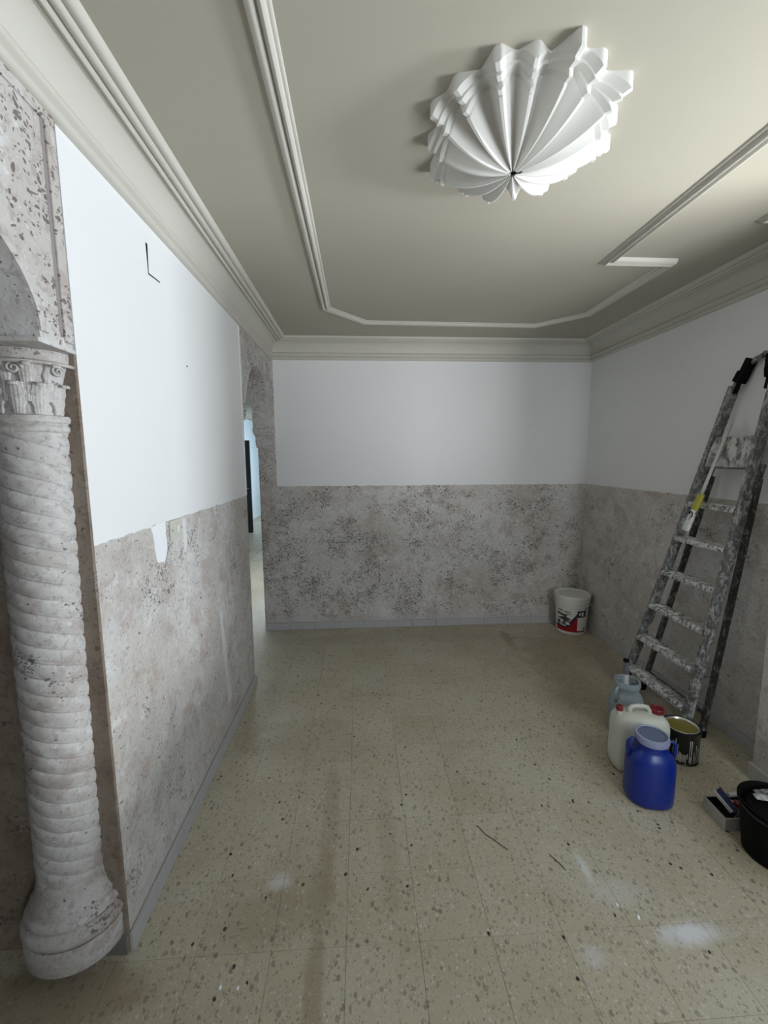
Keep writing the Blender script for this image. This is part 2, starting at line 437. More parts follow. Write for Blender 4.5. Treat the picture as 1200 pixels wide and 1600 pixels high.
# white corner bead at the far end, its drips
g = MB(); g.box(XL-.002, Y2-.028, 1.39, XL+.0035, Y2-.002, 2.5)
g.build('corner_bead', M['white'], wl, bevel=.0015)
# back wall
wb = struct(box('wall_back', (XLB, YB, 0), (2.5, YB+.16, ZC), M['wall_b']))
# impost capital on the back wall under the far arch
g = MB()
for (z0, z1, pr) in ((1.736, 1.752, .03), (1.752, 1.835, .045), (1.835, 1.85, .06), (1.85, 1.868, .085), (1.868, 1.905, .10)):
    g.box(XLB-.02*pr/.1, YB-pr, z0, XL+.012+.012*pr/.1, YB-.0005, z1)
g.build('impost_capital', M['coat'], wb, bevel=.004, seg=2)
# right wall, its near pillar and the balcony opening beyond the frame
wr = struct(box('wall_right', (XR, PY, 0), (XR+.2, YB, ZC), M['wall_r']))
struct(box('pillar', (PX, 1.42, 0), (XR+.2, PY, ZC), M['wall_r']))
g = MB(); g.box(PX, -2.1, 0, PX+.16, -.3, ZC); g.box(PX, -.3, 2.42, PX+.16, 1.42, ZC); g.box(PX, -.3, 0, PX+.16, 1.42, .72)  # unseen opening, its header and sill shaped to steer the light
struct(g.build('wall_right_near', M['wall_r']))
g = MB(); g.box(-3.9, -2.1, 0, 1.2, -1.95, ZC); g.box(1.96, -2.1, 0, 2.5, -1.95, ZC); g.box(1.2, -2.1, 0, 1.96, -1.95, 1.0); g.box(1.2, -2.1, 2.4, 1.96, -1.95, ZC)  # unseen opening added to let the front fill light in
struct(g.build('wall_front', M['white']))
struct(box('wall_side_room_left', (-3.9, -1.95, 0), (-3.75, Y1+.03, ZC), M['white']))
# the far hall beyond the arch
hw = MB(); hw.box(HALLX-.15, Y1+.16, 0, HALLX, 13.2, ZC); struct(hw.build('wall_hall_left', M['hall']))
struct(box('wall_hall_end', (HALLX-.15, 13.2, 0), (2.5, 13.35, ZC), M['hall']))
struct(box('wall_hall_right', (-.78, YB+.16, 0), (-.65, 13.2, ZC), M['hall']))
bh = struct(box('baseboard_hall', (HALLX, 9.6, 0), (HALLX+.015, 13.2, .08), M['white']))

# ---------------------------------------------------------------- cornice
prof = [(0, 2.512), (.012, 2.514), (.020, 2.520), (.022, 2.530), (.014, 2.536), (.018, 2.540), (.030, 2.546), (.034, 2.556), (.031, 2.566), (.020, 2.574),
        (.022, 2.580), (.028, 2.600), (.040, 2.625), (.060, 2.645), (.082, 2.655),
        (.086, 2.650), (.094, 2.646), (.102, 2.650), (.105, 2.657), (.109, 2.652), (.118, 2.649), (.127, 2.653), (.131, 2.662), (.136, 2.659), (.146, 2.658), (.155, 2.664), (.160, ZC)]
def cornice(name, a, b, nrm, m0, m1):
    """a->b along the wall, nrm into the room; mitre offset m per unit of depth"""
    a, b, nrm = Vector(a), Vector(b), Vector(nrm); d = (b-a).normalized(); g = MB()
    g.grid([[a+nrm*p+d*(p*m0)+Vector((0, 0, z)) for p, z in prof], [b+nrm*p-d*(p*m1)+Vector((0, 0, z)) for p, z in prof]])
    o = g.build(name, M['plaster'], None, auto=50); return struct(o)
cornice('trim_1', (XL, -1.95, 0), (XL, YB, 0), (1, 0, 0), 0, 1)
cornice('trim_2', (XL, YB, 0), (XR, YB, 0), (0, -1, 0), 1, 1)
cornice('trim_3', (XR, YB, 0), (XR, PY, 0), (-1, 0, 0), 1, 0)
cornice('trim_4', (PX, PY, 0), (PX, -1.95, 0), (-1, 0, 0), 0, 0)

# ceiling frame mouldings (double bead)
def frame(name, pts, closed=False, wd=.066, hh=.02):
    P = [Vector((*p, 0)) for p in pts]; n = len(P); g = MB()
    pr = [(-.5, 0), (-.47, .35), (-.40, .75), (-.27, .95), (-.13, .75), (-.08, .3), (-.02, .3), (.03, .8), (.15, 1), (.27, .8), (.32, .35), (.40, .35), (.46, .25), (.5, 0)]
    rows = []
    for i, p in enumerate(P):
        dp = (p-P[i-1]).normalized() if (i > 0 or closed) else None
        dn = (P[(i+1) % n]-p).normalized() if (i < n-1 or closed) else None
        if dp is None: dp = dn
        if dn is None: dn = dp
        n1 = Vector((-dp.y, dp.x, 0)); n2 = Vector((-dn.y, dn.x, 0)); m = (n1+n2); m = m/m.length_squared*2 if m.length > .01 else n1
        rows.append([p+m*(s*wd)+Vector((0, 0, ZC-h*hh)) for s, h in pr])
    if closed: rows.append(rows[0])
    g.grid(rows)
    if not closed:
        g.cap(rows[0]); g.cap(rows[-1], True)
    return struct(g.build(name, M['plaster'], None, auto=50))
frame('trim_5', [(1.335, .2), (1.335, 2.325), (1.70, 2.325)], hh=.025)
frame('trim_6', [(1.685, 2.33), (1.685, 3.15), (1.40, 3.43), (.05, 3.40), (-.222, 3.105), (-.222, -.6), (0, -.9), (1.5, -.9)])
frame('trim_7', [(1.80, .3), (1.80, 1.905), (1.975, 1.905)], wd=.05)

# ---------------------------------------------------------------- skirting tiles
def skirting(name, a, b, nrm, length, mat, hgt=.07, th=.011, start=0.0):
    a, b, nrm = Vector(a), Vector(b), Vector(nrm); d = (b-a); L = d.length; d.normalize()
    root = struct(MB().bar(a+nrm*.002+Vector((0, 0, hgt/2)), b+nrm*.002+Vector((0, 0, hgt/2)), .004, hgt-.004, nrm).build(name, M['grout']))
    s = start
    while s < L-.01:
        e = min(s+length, L); s0 = max(s, 0)+.0012
        p = a+d*s0; q = a+d*(e-.0012); off = nrm*(.004+th/2+random.uniform(-.0008, .0008))
        MB().bar(p+off+Vector((0, 0, hgt/2)), q+off+Vector((0, 0, hgt/2)), th, hgt-.001, nrm).build('skirting_tile', mat, root, bevel=.0015, seg=1)
        s += length
    return root
skirting('baseboard_back', (XLB, YB, 0), (XR-.015, YB, 0), (0, -1, 0), .237, M['skirt'], start=-.0)
skirting('baseboard_left', (XL, Y1, 0), (XL, Y2-.0, 0), (1, 0, 0), .25, M['skirt'])
skirting('baseboard_right', (XR, YB, 0), (XR, PY, 0), (-1, 0, 0), .25, M['skirt'])
skirting('baseboard_pillar', (PX, PY+.012, 0), (PX, 1.42, 0), (-1, 0, 0), .25, M['tray'], hgt=.085)
skirting('baseboard_pier', (-1.045, Y1, 0), (XL-.001, Y1, 0), (0, -1, 0), .26, M['dark_skirt'], hgt=.068, th=.006)
struct(MB().box(XLB+.01, Y2, 0, XL+.014, Y2+.012, .07).build('baseboard_jamb', M['skirt'], bevel=.002))

# ---------------------------------------------------------------- marks and patches on the left wall
def patch(name, pts, x, th, mat, parent, jag=.004):
    g = MB(); P = []
    for i, (y, z) in enumerate(pts):
        y2, z2 = pts[(i+1) % len(pts)]
        for k in range(5):
            f = k/5; P.append((y+(y2-y)*f+random.uniform(-jag, jag), z+(z2-z)*f+random.uniform(-jag, jag)))
    a = [(x, y, z) for y, z in P]; b = [(x+th, y, z) for y, z in P]
    g.grid([a, b], True); g.cap(b); return g.build(name, mat, parent)
patch('filler_patch', [(1.615, 1.385), (1.73, 1.385), (1.735, 1.27), (1.70, 1.225), (1.645, 1.24)], XL, .0012, M['white_patch'], wl)
patch('filler_patch', [(1.885, 1.385), (1.935, 1.37), (1.93, 1.25), (1.90, 1.22)], XL, .001, M['grey_patch'], wl)
patch('filler_patch', [(2.30, .78), (2.335, .80), (2.43, .22), (2.37, .20)], XL, .001, M['grey_patch'], wl, .008)
# unused cable box: black slot and a hairline round its blank cover
g = MB(); g.add([(XL+.0015, 1.733, 2.44), (XL+.0015, 1.745, 2.44), (XL+.0015, 1.741, 2.33), (XL+.0015, 1.738, 2.33)], [(0, 1, 2, 3)])
g.add([(XL+.0015, 1.738, 2.335), (XL+.0015, 1.741, 2.33), (XL+.0015, 1.832, 2.335), (XL+.0015, 1.832, 2.339)], [(0, 1, 2, 3)])
cb = g.build('cover_slot', M['black'], wl)
box('cover_plate', (XL, 1.742, 2.336), (XL+.0012, 1.83, 2.45), M['wall_l'], wl)
MB().loft([(0, .004, .004), (.003, .003, .003)], 0, 0, 10).build('tmp', M['black'])
o = bpy.data.objects['tmp']; o.name = 'nail_hole'; o.parent = wl; o.rotation_euler = (0, PI/2, 0); o.location = (XL, 2.055, 2.06)
# switch
sw = empty('light_switch', (XL, 1.815, 1.343), 'ivory light switch on the left wall at the edge of the white paint', 'switch')
MB().box(XL+.0001, 1.76, 1.302, XL+.010, 1.872, 1.384).build('plate', M['switch'], sw, bevel=.003)
MB().box(XL+.010, 1.785, 1.320, XL+.0125, 1.848, 1.368).build('frame', M['switch'], sw, bevel=.001)
MB().box(XL+.0125, 1.800, 1.328, XL+.017, 1.826, 1.36).build('rocker', M['lid_white'], sw, bevel=.002)
for yy in (1.77, 1.862): MB().box(XL+.010, yy-.003, 1.34, XL+.0112, yy+.003, 1.346).build('screw', M['dark_print'], sw)

# ---------------------------------------------------------------- twisted column
col = empty('twisted_column', (-.94, Y1, .066), 'tall plaster column with spiral fluting and leafy capital under the near arch', 'column')
def cxf(z): return -.947+.030*(z-.07)/1.8
SQ = .82
def half(prof, name, mat, parent, n=72, auto=45):
    return MB().loft([(z, r, r*SQ) for z, r in prof], 0, Y1-.001, n, a0=-PI, a1=0, cxf=cxf).build(name, mat, parent, auto=auto)
pl = MB()
half([(.072, .05), (.072, .140), (.078, .145), (.150, .146), (.160, .143), (.162, .05)], 'plinth', M['column'], col)
half([(.160, .13), (.163, .140), (.172, .148), (.188, .150), (.203, .144), (.208, .132), (.212, .128), (.216, .134), (.226, .138), (.238, .132), (.243, .122),
      (.250, .120), (.262, .122), (.270, .116), (.29, .106), (.315, .100), (.335, .098), (.345, .09)], 'base', M['column'], col)
# shaft: two start spiral
g = MB(); rows = []; NZS, NT_ = 520, 96; z0, z1, pitch = .33, 1.715, .0485
for i in range(NZS+1):
    z = z0+(z1-z0)*i/NZS; row = []
    env = min(1, (z-z0)/.02, (z1-z)/.012)
    for k in range(NT_+1):
        a = -PI+PI*k/NT_
        ph = (2*a/PI+z/pitch); s_ = abs(math.sin(PI*ph))
        r = .0975-.0095*env*(1-s_**.34)+.0006*math.sin(9*a+z*60)
        ph2 = ph % 1
        if .0 < ph2 < .13: r += .0022*env*math.sin(PI*ph2/.13)
        row.append((cxf(z)+r*math.cos(a), Y1-.001+r*SQ*math.sin(a), z))
    rows.append(row)
g.grid(rows); g.build('shaft', M['column'], col, smooth=True)
half([(1.708, .09), (1.710, .098), (1.714, .102), (1.721, .103), (1.728, .101), (1.731, .097), (1.734, .098), (1.738, .105), (1.747, .107), (1.755, .103), (1.757, .088)], 'neck_ring', M['column'], col)
cp = half([(1.755, .088), (1.80, .088), (1.84, .092), (1.87, .10), (1.895, .108), (1.897, .112), (1.915, .114), (1.924, .113), (1.9245, .05)], 'capital', M['column'], col)
def leaf(a, zb, zt, wd, out, curl, ribs=5, name='leaf'):
    """a carved leaf standing on the bell: ribs along it, its tip rolled outwards"""
    g = MB(); rows = []; n, m = 18, 14
    for i in range(n+1):
        u = i/n; row = []
        z = zb+(zt-zb)*min(1, u/.75); rr = .090+out*u**2
        if u > .72:
            q = (u-.72)/.28*PI*1.15
            z = zb+(zt-zb)*.96+curl*math.sin(q)*.7; rr = .090+out*.52+curl*(1-math.cos(q))
        wl_ = wd*(.75+.45*math.sin(PI*min(1, u*1.05)))*(1 if u < .72 else 1-.35*(u-.72)/.28)
        for j in range(m+1):
            v = j/m*2-1
            scal = 1+.12*math.sin(u*26)*abs(v)
            ang = a+v*wl_*scal/.1*.5
            rb = .0045*abs(math.cos(v*ribs*PI/2))*(1-.3*u)+.006*(1-v*v)
            R_ = rr+rb
            row.append((cxf(z)+R_*math.cos(ang), Y1-.001+R_*SQ*math.sin(ang), z))
        rows.append(row)
    g.grid(rows)
    return g.build(name, M['column'], cp, smooth=True)
for a in (-170, -138, -107, -76, -45, -14): leaf(math.radians(a), 1.757, 1.835, .040, .018, .010)
for a in (-154, -122, -91, -60, -29): leaf(math.radians(a), 1.79, 1.885, .032, .030, .012)
# volutes under the abacus
for a in (-157, -106, -74, -23):
    g = MB(); aa = math.radians(a); pts = []
    for k in range(26):
        q = k/25*PI*3.2; rr = .019*(1-k/30)
        ang = aa+rr*math.cos(q)/.115; z = 1.872+rr*math.sin(q)*.9; R_ = .113+.004*k/25
        pts.append((cxf(z)+R_*math.cos(ang), Y1+R_*SQ*math.sin(ang), z))
    g.tube(pts, [.0045*(1-.4*k/25) for k in range(26)], 8); g.build('volute', M['column'], cp, smooth=True)
g = MB(); pts = []
for k in range(33):
    a = -PI+PI*k/32; pts.append((cxf(1.9)+.124*math.cos(a), Y1-.001+.124*SQ*math.sin(a), 1.889))
g.tube(pts, .005, 8); g.build('bead', M['column'], cp, smooth=True)

# ---------------------------------------------------------------- ceiling medallion
MX, MY = .508, 1.475
med = empty('ceiling_medallion', (MX, MY, ZC), 'white plaster flower medallion with deep scooped petals on the ceiling', 'ceiling medallion')
crest = [(-161, .300), (-141, .300), (-117, .315), (-99, .300), (-81, .340), (-64, .315), (-41, .335), (-20, .300), (2, .325), (25, .295), (48, .315), (69, .290), (90, .300), (114, .280), (142, .300), (172, .275)]
def drop(v, u):
    edge = abs(2*u-1)
    if v > .93: B = .026+.006*(1-v)/.07
    elif v > .86: B = .040
    elif v > .80: B = .052
    else: B = .126-.070*(v/.8)**2.3
    A = .004+.068*min(v, .8)**.9 if v <= .86 else .040
    vx = min(1, abs((u-.5)*2)/.88)
    return max(.006, B+A*(vx**1.8-.64))
nv = 34
for i in range(16):
    a0, r0 = crest[i]; a1, r1 = crest[(i+1) % 16]
    if a1 < a0: a1 += 360
    g = MB(); rows = []
    vs = sorted(set([.045+(1-.045)*k/nv for k in range(nv+1)]+[.799, .801, .859, .861, .929, .931]))
    nu = 18
    for v in vs:
        row = []
        for k in range(nu+1):
            u = k/nu; a = math.radians(a0+(a1-a0)*u)
            Rv = min(r0, r1)*(.90 if i % 2 else .94)
            e = abs(2*u-1); R0 = r0 if u < .5 else r1
            R_ = Rv+(R0-Rv)*min(1, e/.84)**1.4
            Ru = R_*v+ (0 if v > .5 else 0)
            row.append((MX+Ru*math.cos(a), MY+Ru*math.sin(a), ZC-drop(v, u)))
        rows.append(row)
    rows.append([(x, y, ZC+.001) for x, y, z in rows[-1]])
    g.grid(rows); g.build('petal', M['medal'], med, auto=42)
MB().loft([(ZC-.124, .019, .019), (ZC-.118, .022, .022), (ZC-.10, .022, .022)], MX, MY, 24, cap0=False, cap1=False).build('hub_ring', M['medal'], med, smooth=True)
MB().loft([(ZC-.118, .017, .017), (ZC-.10, .015, .015)], MX, MY, 20).build('hub_hole', M['black'], med)
MB().tube([(MX, MY, ZC-.118), (MX+.006, MY-.004, ZC-.127), (MX+.022, MY-.012, ZC-.129), (MX+.03, MY-.01, ZC-.124)], .0025, 8).build('wire', M['black'], med, smooth=True)
MB().tube([(MX-.004, MY+.004, ZC-.118), (MX-.008, MY+.016, ZC-.128), (MX-.018, MY+.020, ZC-.126)], .002, 8).build('wire', M['steel'], med, smooth=True)

# ---------------------------------------------------------------- paint bucket in the far corner
def ring_patch(name, cx, cy, rz, az, mat, parent, off=.0008, nu=44):
    """printed patch on a conical side. az: list of (angle0, angle1, z0, z1) or 4 corner (a,z) tuples"""
    g = MB()
    for q in az:
        (aa, za), (ab, zb), (ac, zc), (ad, zd) = q      # bottom left, bottom right, top right, top left
        rows = []
        for j in range(5):
            v = j/4; row = []
            for i in range(nu+1):
                u = i/nu
                A = (aa*(1-u)+ab*u)*(1-v)+(ad*(1-u)+ac*u)*v; Z = (za*(1-u)+zb*u)*(1-v)+(zd*(1-u)+zc*u)*v
                A = math.radians(A); R_ = rz(Z)+off; row.append((cx+R_*math.cos(A), cy+R_*math.sin(A), Z))
            rows.append(row)
        g.grid(rows)
    return g.build(name, mat, parent, smooth=True)
def rect(a0, a1, z0, z1): return ((a0, z0), (a1, z0), (a1, z1), (a0, z1))
BX, BY = 1.992, 3.745
bk = empty('paint_bucket', (BX, BY, 0), 'white lidded paint bucket with red and navy label in the far corner', 'bucket')
def brz(z): return .130+.017*z/.32
MB().loft([(0, .124, .124), (.004, .129, .129), (.02, brz(.02), brz(.02)), (.29, brz(.29), brz(.29)), (.33, brz(.33), brz(.33))], BX, BY, 56).build('body', M['lid_white'], bk, auto=50)
MB().loft([(.298, .1515, .1515), (.300, .156, .156), (.345, .161, .161), (.362, .163, .163), (.368, .160, .160), (.369, .152, .152), (.358, .148, .148), (.356, .10, .10), (.3565, .01, .01)], BX, BY, 56).build('lid', M['lid_white'], bk, auto=50)
A0 = -117   # the side of the bucket facing the camera
ring_patch('red_print', BX, BY, brz, [rect(A0-64, A0+56, .030, .078), ((A0-22, .078), (A0+22, .078), (A0+22, .178), (A0+18, .172))], M['red_print'], bk, .0006)
ring_patch('navy_print', BX, BY, brz, [((A0-62, .070), (A0-16, .065), (A0-12, .092), (A0-62, .094)), ((A0-22, .072), (A0-8, .082), (A0+26, .205), (A0+20, .212)), rect(A0+20, A0+56, .175, .238), ((A0+44, .236), (A0+60, .25), (A0+70, .285), (A0+62, .27))], M['navy'], bk, .0012)
ring_patch('white_panel', BX, BY, brz, [rect(A0+22, A0+50, .045, .170), ((A0-48, .083), (A0-18, .078), (A0-20, .087), (A0-46, .092)), ((A0-12, .095), (A0-5, .1), (A0-4, .112), (A0-12, .11)), rect(A0+26, A0+33, .195, .22), rect(A0+36, A0+44, .188, .226)], M['white_print'], bk, .0016)
ring_patch('lettering', BX, BY, brz, [rect(A0-52, A0-32, .222, .232), rect(A0-28, A0-2, .216, .224), ((A0-60, .185), (A0-20, .172), (A0-14, .192), (A0-58, .205)), ((A0-58, .148), (A0-30, .135), (A0+2, .150), (A0-22, .176)),
                                      ((A0-30, .12), (A0-8, .125), (A0-4, .140), (A0-28, .14)), ((A0-58, .10), (A0-40, .098), (A0-44, .13), (A0-58, .125)), ((A0-38, .098), (A0-18, .095), (A0-20, .112), (A0-30, .126))], M['dark_print'], bk, .0010)
ring_patch('small_print', BX, BY, brz, [rect(A0-20, A0-2, .195, .206)], M['grey_print'], bk, .0020)
hp = []
for k in range(25):
    a = math.radians(A0-92+184*k/24); R_ = .165; hp.append((BX+R_*math.cos(a), BY+R_*math.sin(a), .292-.012*math.sin(PI*k/24)))
MB().tube(hp, .003, 8).build('handle', M['lid_white'], bk, smooth=True)

# ---------------------------------------------------------------- jerrycan
JX, JY, JR = 1.455, 1.985, math.radians(-7)
jc = empty('jerrycan', (JX, JY, 0), 'milky white plastic jerrycan with two red caps behind the blue jug', 'jerrycan')
def jx(p):
    x, y, z = p; return Vector((JX+x*math.cos(JR)-y*math.sin(JR), JY+x*math.sin(JR)+y*math.cos(JR), z))
MB().loft([(0, .10, .05), (.004, .118, .066), (.018, .130, .077), (.05, .133, .080), (.24, .133, .080), (.27, .129, .077), (.29, .118, .068), (.304, .095, .052), (.308, .06, .03)], JX, JY, 64, 4.2, JR).build('body', M['jerry'], jc, auto=60)
MB().tube([jx(p) for p in ((-.055, 0, .295), (-.053, 0, .325), (-.043, 0, .337), (-.02, 0, .340), (.015, 0, .340), (.034, 0, .335), (.044, 0, .320), (.047, 0, .292))], [.014, .012, .011, .011, .011, .011, .012, .015], 12).build('handle', M['jerry'], jc, smooth=True)
def at(f, prof, x, y): return MB().loft(prof, f((x, y, 0)).x, f((x, y, 0)).y, 28)
at(jx, [(.285, .030, .030), (.312, .028, .028)], .085, 0).build('neck', M['jerry'], jc, auto=50)
at(jx, [(.308, .031, .031), (.311, .033, .033), (.330, .033, .033), (.334, .030, .030), (.334, .024, .024), (.330, .022, .022), (.3305, .004, .004)], .085, 0).build('cap', M['red_cap'], jc, auto=40)
at(jx, [(.285, .016, .016), (.318, .014, .014)], -.105, 0).build('spout_neck', M['jerry'], jc, auto=50)
at(jx, [(.316, .017, .017), (.336, .017, .017), (.340, .014, .014)], -.105, 0).build('small_cap', M['red_cap'], jc, auto=40)

# ---------------------------------------------------------------- wide mouth jugs
def jug(name, X, Y, rot, hgt, rx, ry, mats, label, cat, lid=True):
    t = empty(name, (X, Y, 0), label, cat)
    def f(p): x, y, z = p; return Vector((X+x*math.cos(rot)-y*math.sin(rot), Y+x*math.sin(rot)+y*math.cos(rot), z))
    s = hgt/.33
    MB().loft([(0, rx*.80, ry*.76), (.005, rx*.93, ry*.92), (.02*s, rx, ry), (.06*s, rx*1.01, ry*1.01), (.19*s, rx, ry), (.215*s, rx*.97, ry*.96), (.240*s, rx*.86, ry*.86), (.256*s, rx*.72, ry*.76),
               (.268*s, rx*.62, ry*.70), (.285*s, .062, .062), (.300*s, .062, .062)], X, Y, 64, 2.5, rot, cap1=False).build('body', mats[0], t, auto=60)
    for sg in (-1, 1):
        MB().tube([f(p) for p in ((sg*.058, 0, .294*s), (sg*rx*.86, 0, .297*s), (sg*rx*.99, 0, .285*s), (sg*rx*1.02, 0, .262*s), (sg*rx*1.0, 0, .235*s), (sg*rx*.93, 0, .212*s))], [.008, .008, .0085, .0085, .009, .010], 10).build('handle', mats[1], t, smooth=True)
    MB().loft([(.292*s, .066, .066), (.296*s, .070, .070), (.318*s, .071, .071), (.3285*s, .070, .070), (.330*s, .064, .064), (.326*s, .060, .060)], X, Y, 48, cap0=False, cap1=False).build('lid_rim' if lid else 'neck_ring', mats[2], t, auto=40)
    if lid: MB().loft([(.318*s, .061, .061), (.3235*s, .061, .061), (.3235*s, .02, .02)], X, Y, 40).build('lid', mats[3], t, auto=40)
    for zz in (.302, .309): MB().loft([(zz*s, .0712, .0712), ((zz+.0015)*s, .0728, .0728), ((zz+.003)*s, .0712, .0712)], X, Y, 48, cap0=False, cap1=False).build('thread', mats[2], t, smooth=True)
    return t
jug('blue_jug', 1.370, 1.775, math.radians(-12), .335, .103, .088, (M['blue'], M['blue_h'], M['lid_blue'], M['lid_grey']), 'blue plastic jug with two shoulder handles and frosted lid, frontmost of the containers', 'jug')
jg = jug('grey_jug', 1.57, 2.27, math.radians(20), .325, .092, .085, (M['jar'], M['jar'], M['jar'], M['jar']), 'translucent grey open jug behind the jerrycan with a tube standing in it', 'jug', lid=False)
MB().loft([(.004, .08, .072), (.19, .085, .078), (.2, .08, .07)], 1.57, 2.27, 40, 2.5, math.radians(20)).build('murky_liquid', plain('murky_water', (.14, .17, .18), .2), jg, auto=50)
tb = empty('roller_pole', (1.548, 2.245, .24), 'grey and white plastic tube standing in the translucent jug', 'tube')
MB().tube([(1.552, 2.25, .205), (1.535, 2.235, .385)], .0155, 16).build('white_sleeve', M['pipe_white'], tb, auto=50)
MB().tube([(1.535, 2.235, .385), (1.524, 2.225, .468)], .0145, 16).build('grey_sleeve', M['pipe_grey'], tb, auto=50)
MB().tube([(1.524, 2.225, .466), (1.523, 2.224, .474)], .0165, 16).build('end_cap', M['black'], tb, auto=50)

# ---------------------------------------------------------------- varnish can
KX, KY, KR = 1.742, 2.045, .090
kn = empty('paint_can', (KX, KY, 0), 'open black paint can of olive varnish with white drips, behind the blue jug', 'paint can')
MB().loft([(0, KR-.003, KR-.003), (.002, KR, KR), (.006, KR, KR), (.008, KR-.002, KR-.002), (.17, KR-.002, KR-.002), (.174, KR+.001, KR+.001), (.181, KR+.001, KR+.001), (.183, KR-.002, KR-.002), (.181, KR-.010, KR-.010)], KX, KY, 56, cap1=False).build('body', M['black_gloss'], kn, auto=40)
MB().loft([(.181, KR-.008, KR-.008), (.1845, KR-.012, KR-.012), (.182, KR-.017, KR-.017), (.172, KR-.019, KR-.019)], KX, KY, 56, cap0=False, cap1=False).build('rim', M['steel'], kn, smooth=True)
MB().loft([(.168, KR-.03, KR-.03), (.172, KR-.018, KR-.018), (.172, .01, .01)], KX, KY, 48).build('varnish', M['varnish'], kn)
ring_patch('label', KX, KY, lambda z: KR-.002, [rect(-150, -112, .02, .062), rect(-100, -92, .014, .055)], M['grey_print'], kn, .0008)
random.seed(5); q = []
for k in range(20):
    a = -150+k*6.2+random.uniform(-2, 2); z1 = random.uniform(.05, .15); z0 = random.uniform(.005, .04); wdt = random.uniform(.7, 2.0)
    q.append(((a, z0), (a+wdt, z0), (a+wdt*1.2, z1), (a-.2, z1)))
ring_patch('drips', KX, KY, lambda z: KR-.002, q, M['white_print'], kn, .0014, 2)
MB().tube([(KX+(KR+.003)*math.cos(a), KY+(KR+.003)*math.sin(a), .150-.07*math.sin(PI*(k/20))) for k, a in [(k, math.radians(-50+180*k/20)) for k in range(21)]], .0018, 6).build('wire_handle', M['steel'], kn, smooth=True)

# ---------------------------------------------------------------- ladder leaning on the right wall
LK, LX = .125, 1.868
lad = empty('step_ladder', (1.93, 2.45, 0), 'aluminium step ladder crusted with white paint leaning on the right wall', 'ladder')
def yl(z): return 2.742-.200*z
def yr(z): return 2.185-.045*z
def lp(z, side, off=0): return Vector((LX+LK*z+off, yl(z) if side == 'l' else yr(z), z))
nrm = Vector((1, 0, -LK)).normalized()
SY = Vector((0, 1, 0))
for sd in ('l', 'r'):
    top = 2.03 if sd == 'l' else 2.06
    MB().bar(lp(.0, sd, .0)+Vector((0, 0, .012)), lp(top, sd), .026, .056, SY).build('stile', M['alu'], lad, bevel=.004)
    MB().bar(lp(.0, sd)+Vector((0, 0, .001)), lp(.035, sd), .032, .062, SY).build('rubber_foot', M['black'], lad, bevel=.004)
# folded rear frame: two legs closing up on the front frame at the hinge
for sd in ('l', 'r'):
    yy = (lambda z: yl(z)-.035+.01*z) if sd == 'l' else (lambda z: yr(z)+.0)
    a = Vector((1.985, yy(0), .0)); b = Vector((LX+LK*1.52+.050, yy(1.52), 1.52))
    MB().bar(a, b, .024, .030, SY).build('rear_leg', M['alu_dark'], lad, bevel=.003)
    MB().bar(a+Vector((0, 0, .0)), a+(b-a)*.03, .03, .036, SY).build('rubber_foot', M['black'], lad, bevel=.003)
MB().bar((1.985+.002, yr(.14), .15), (1.985+.002, yl(.14)-.04, .15), .018, .018, Vector((0, 0, 1))).build('rear_brace', M['alu_dark'], lad)
# treads
for z in (.195, .435, .672, .912, 1.145, 1.365):
    w_ = .088; g = MB(); a = yl(z)-.013; b = yr(z)+.013
    sec = [(-.040, -.003), (-.046, -.012), (-.046, -.028), (-.040, -.030), (-.036, -.008), (.036, -.008), (.040, -.030), (.046, -.028), (.046, -.004), (.040, 0), (-.034, 0)]
    X = LX+LK*z
    rows = []
    for k in range(9):
        y = a+(b-a)*k/8; bow = -.004*math.sin(PI*k/8)
        rows.append([(X+s_[0]+bow, y, z+s_[1]) for s_ in sec])
    g.grid(rows, True); g.cap(rows[0]); g.cap(rows[-1], True)
    tr = g.build('tread', M['alu_step'], lad)
    random.seed(int(z*100)); gg = MB()
    for k in range(7):
        y = a+(b-a)*random.uniform(.06, .94); gg.loft([(z, .016, .022), (z+.002, .013, .018), (z+.0035, .005, .008)], X+random.uniform(-.02, .015), y, 9, 2, random.uniform(0, 3))
    gg.build('paint_crust', M['lid_white'], tr, smooth=True)['kind'] = 'stuff'
# folded-up platform
zb, zt = 1.575, 1.745
g = MB(); rows = []
for k in range(7):
    u = k/6
    rows.append([lp(zb+(zt-zb)*v, 'r')*(1-u)+lp(zb+(zt-zb)*v, 'l')*u+nrm*o_ for v, o_ in ((0, -.016), (.5, -.020), (1, -.014), (1, .006), (.5, .004), (0, .006))])
rows = [[p+Vector((0, .016*(1-2*k/6), 0)) for p in r] for k, r in enumerate(rows)]
g.grid(rows, True); g.cap(rows[0]); g.cap(rows[-1], True)
g.build('platform', M['plate'], lad, bevel=.002, seg=1)
MB().bar(lp(zb-.004, 'r', -.02), lp(zb-.004, 'l', -.02), .006, .012, Vector((0, 0, 1))).build('platform_edge', M['alu_dark'], lad)
for sd in ('l', 'r'):
    MB().bar(lp(1.60, sd, .006)+nrm*.034, lp(1.44, sd, .0)+nrm*.034, .030, .036, SY).build('hinge_plate', M['alu_dark'], lad, bevel=.003)
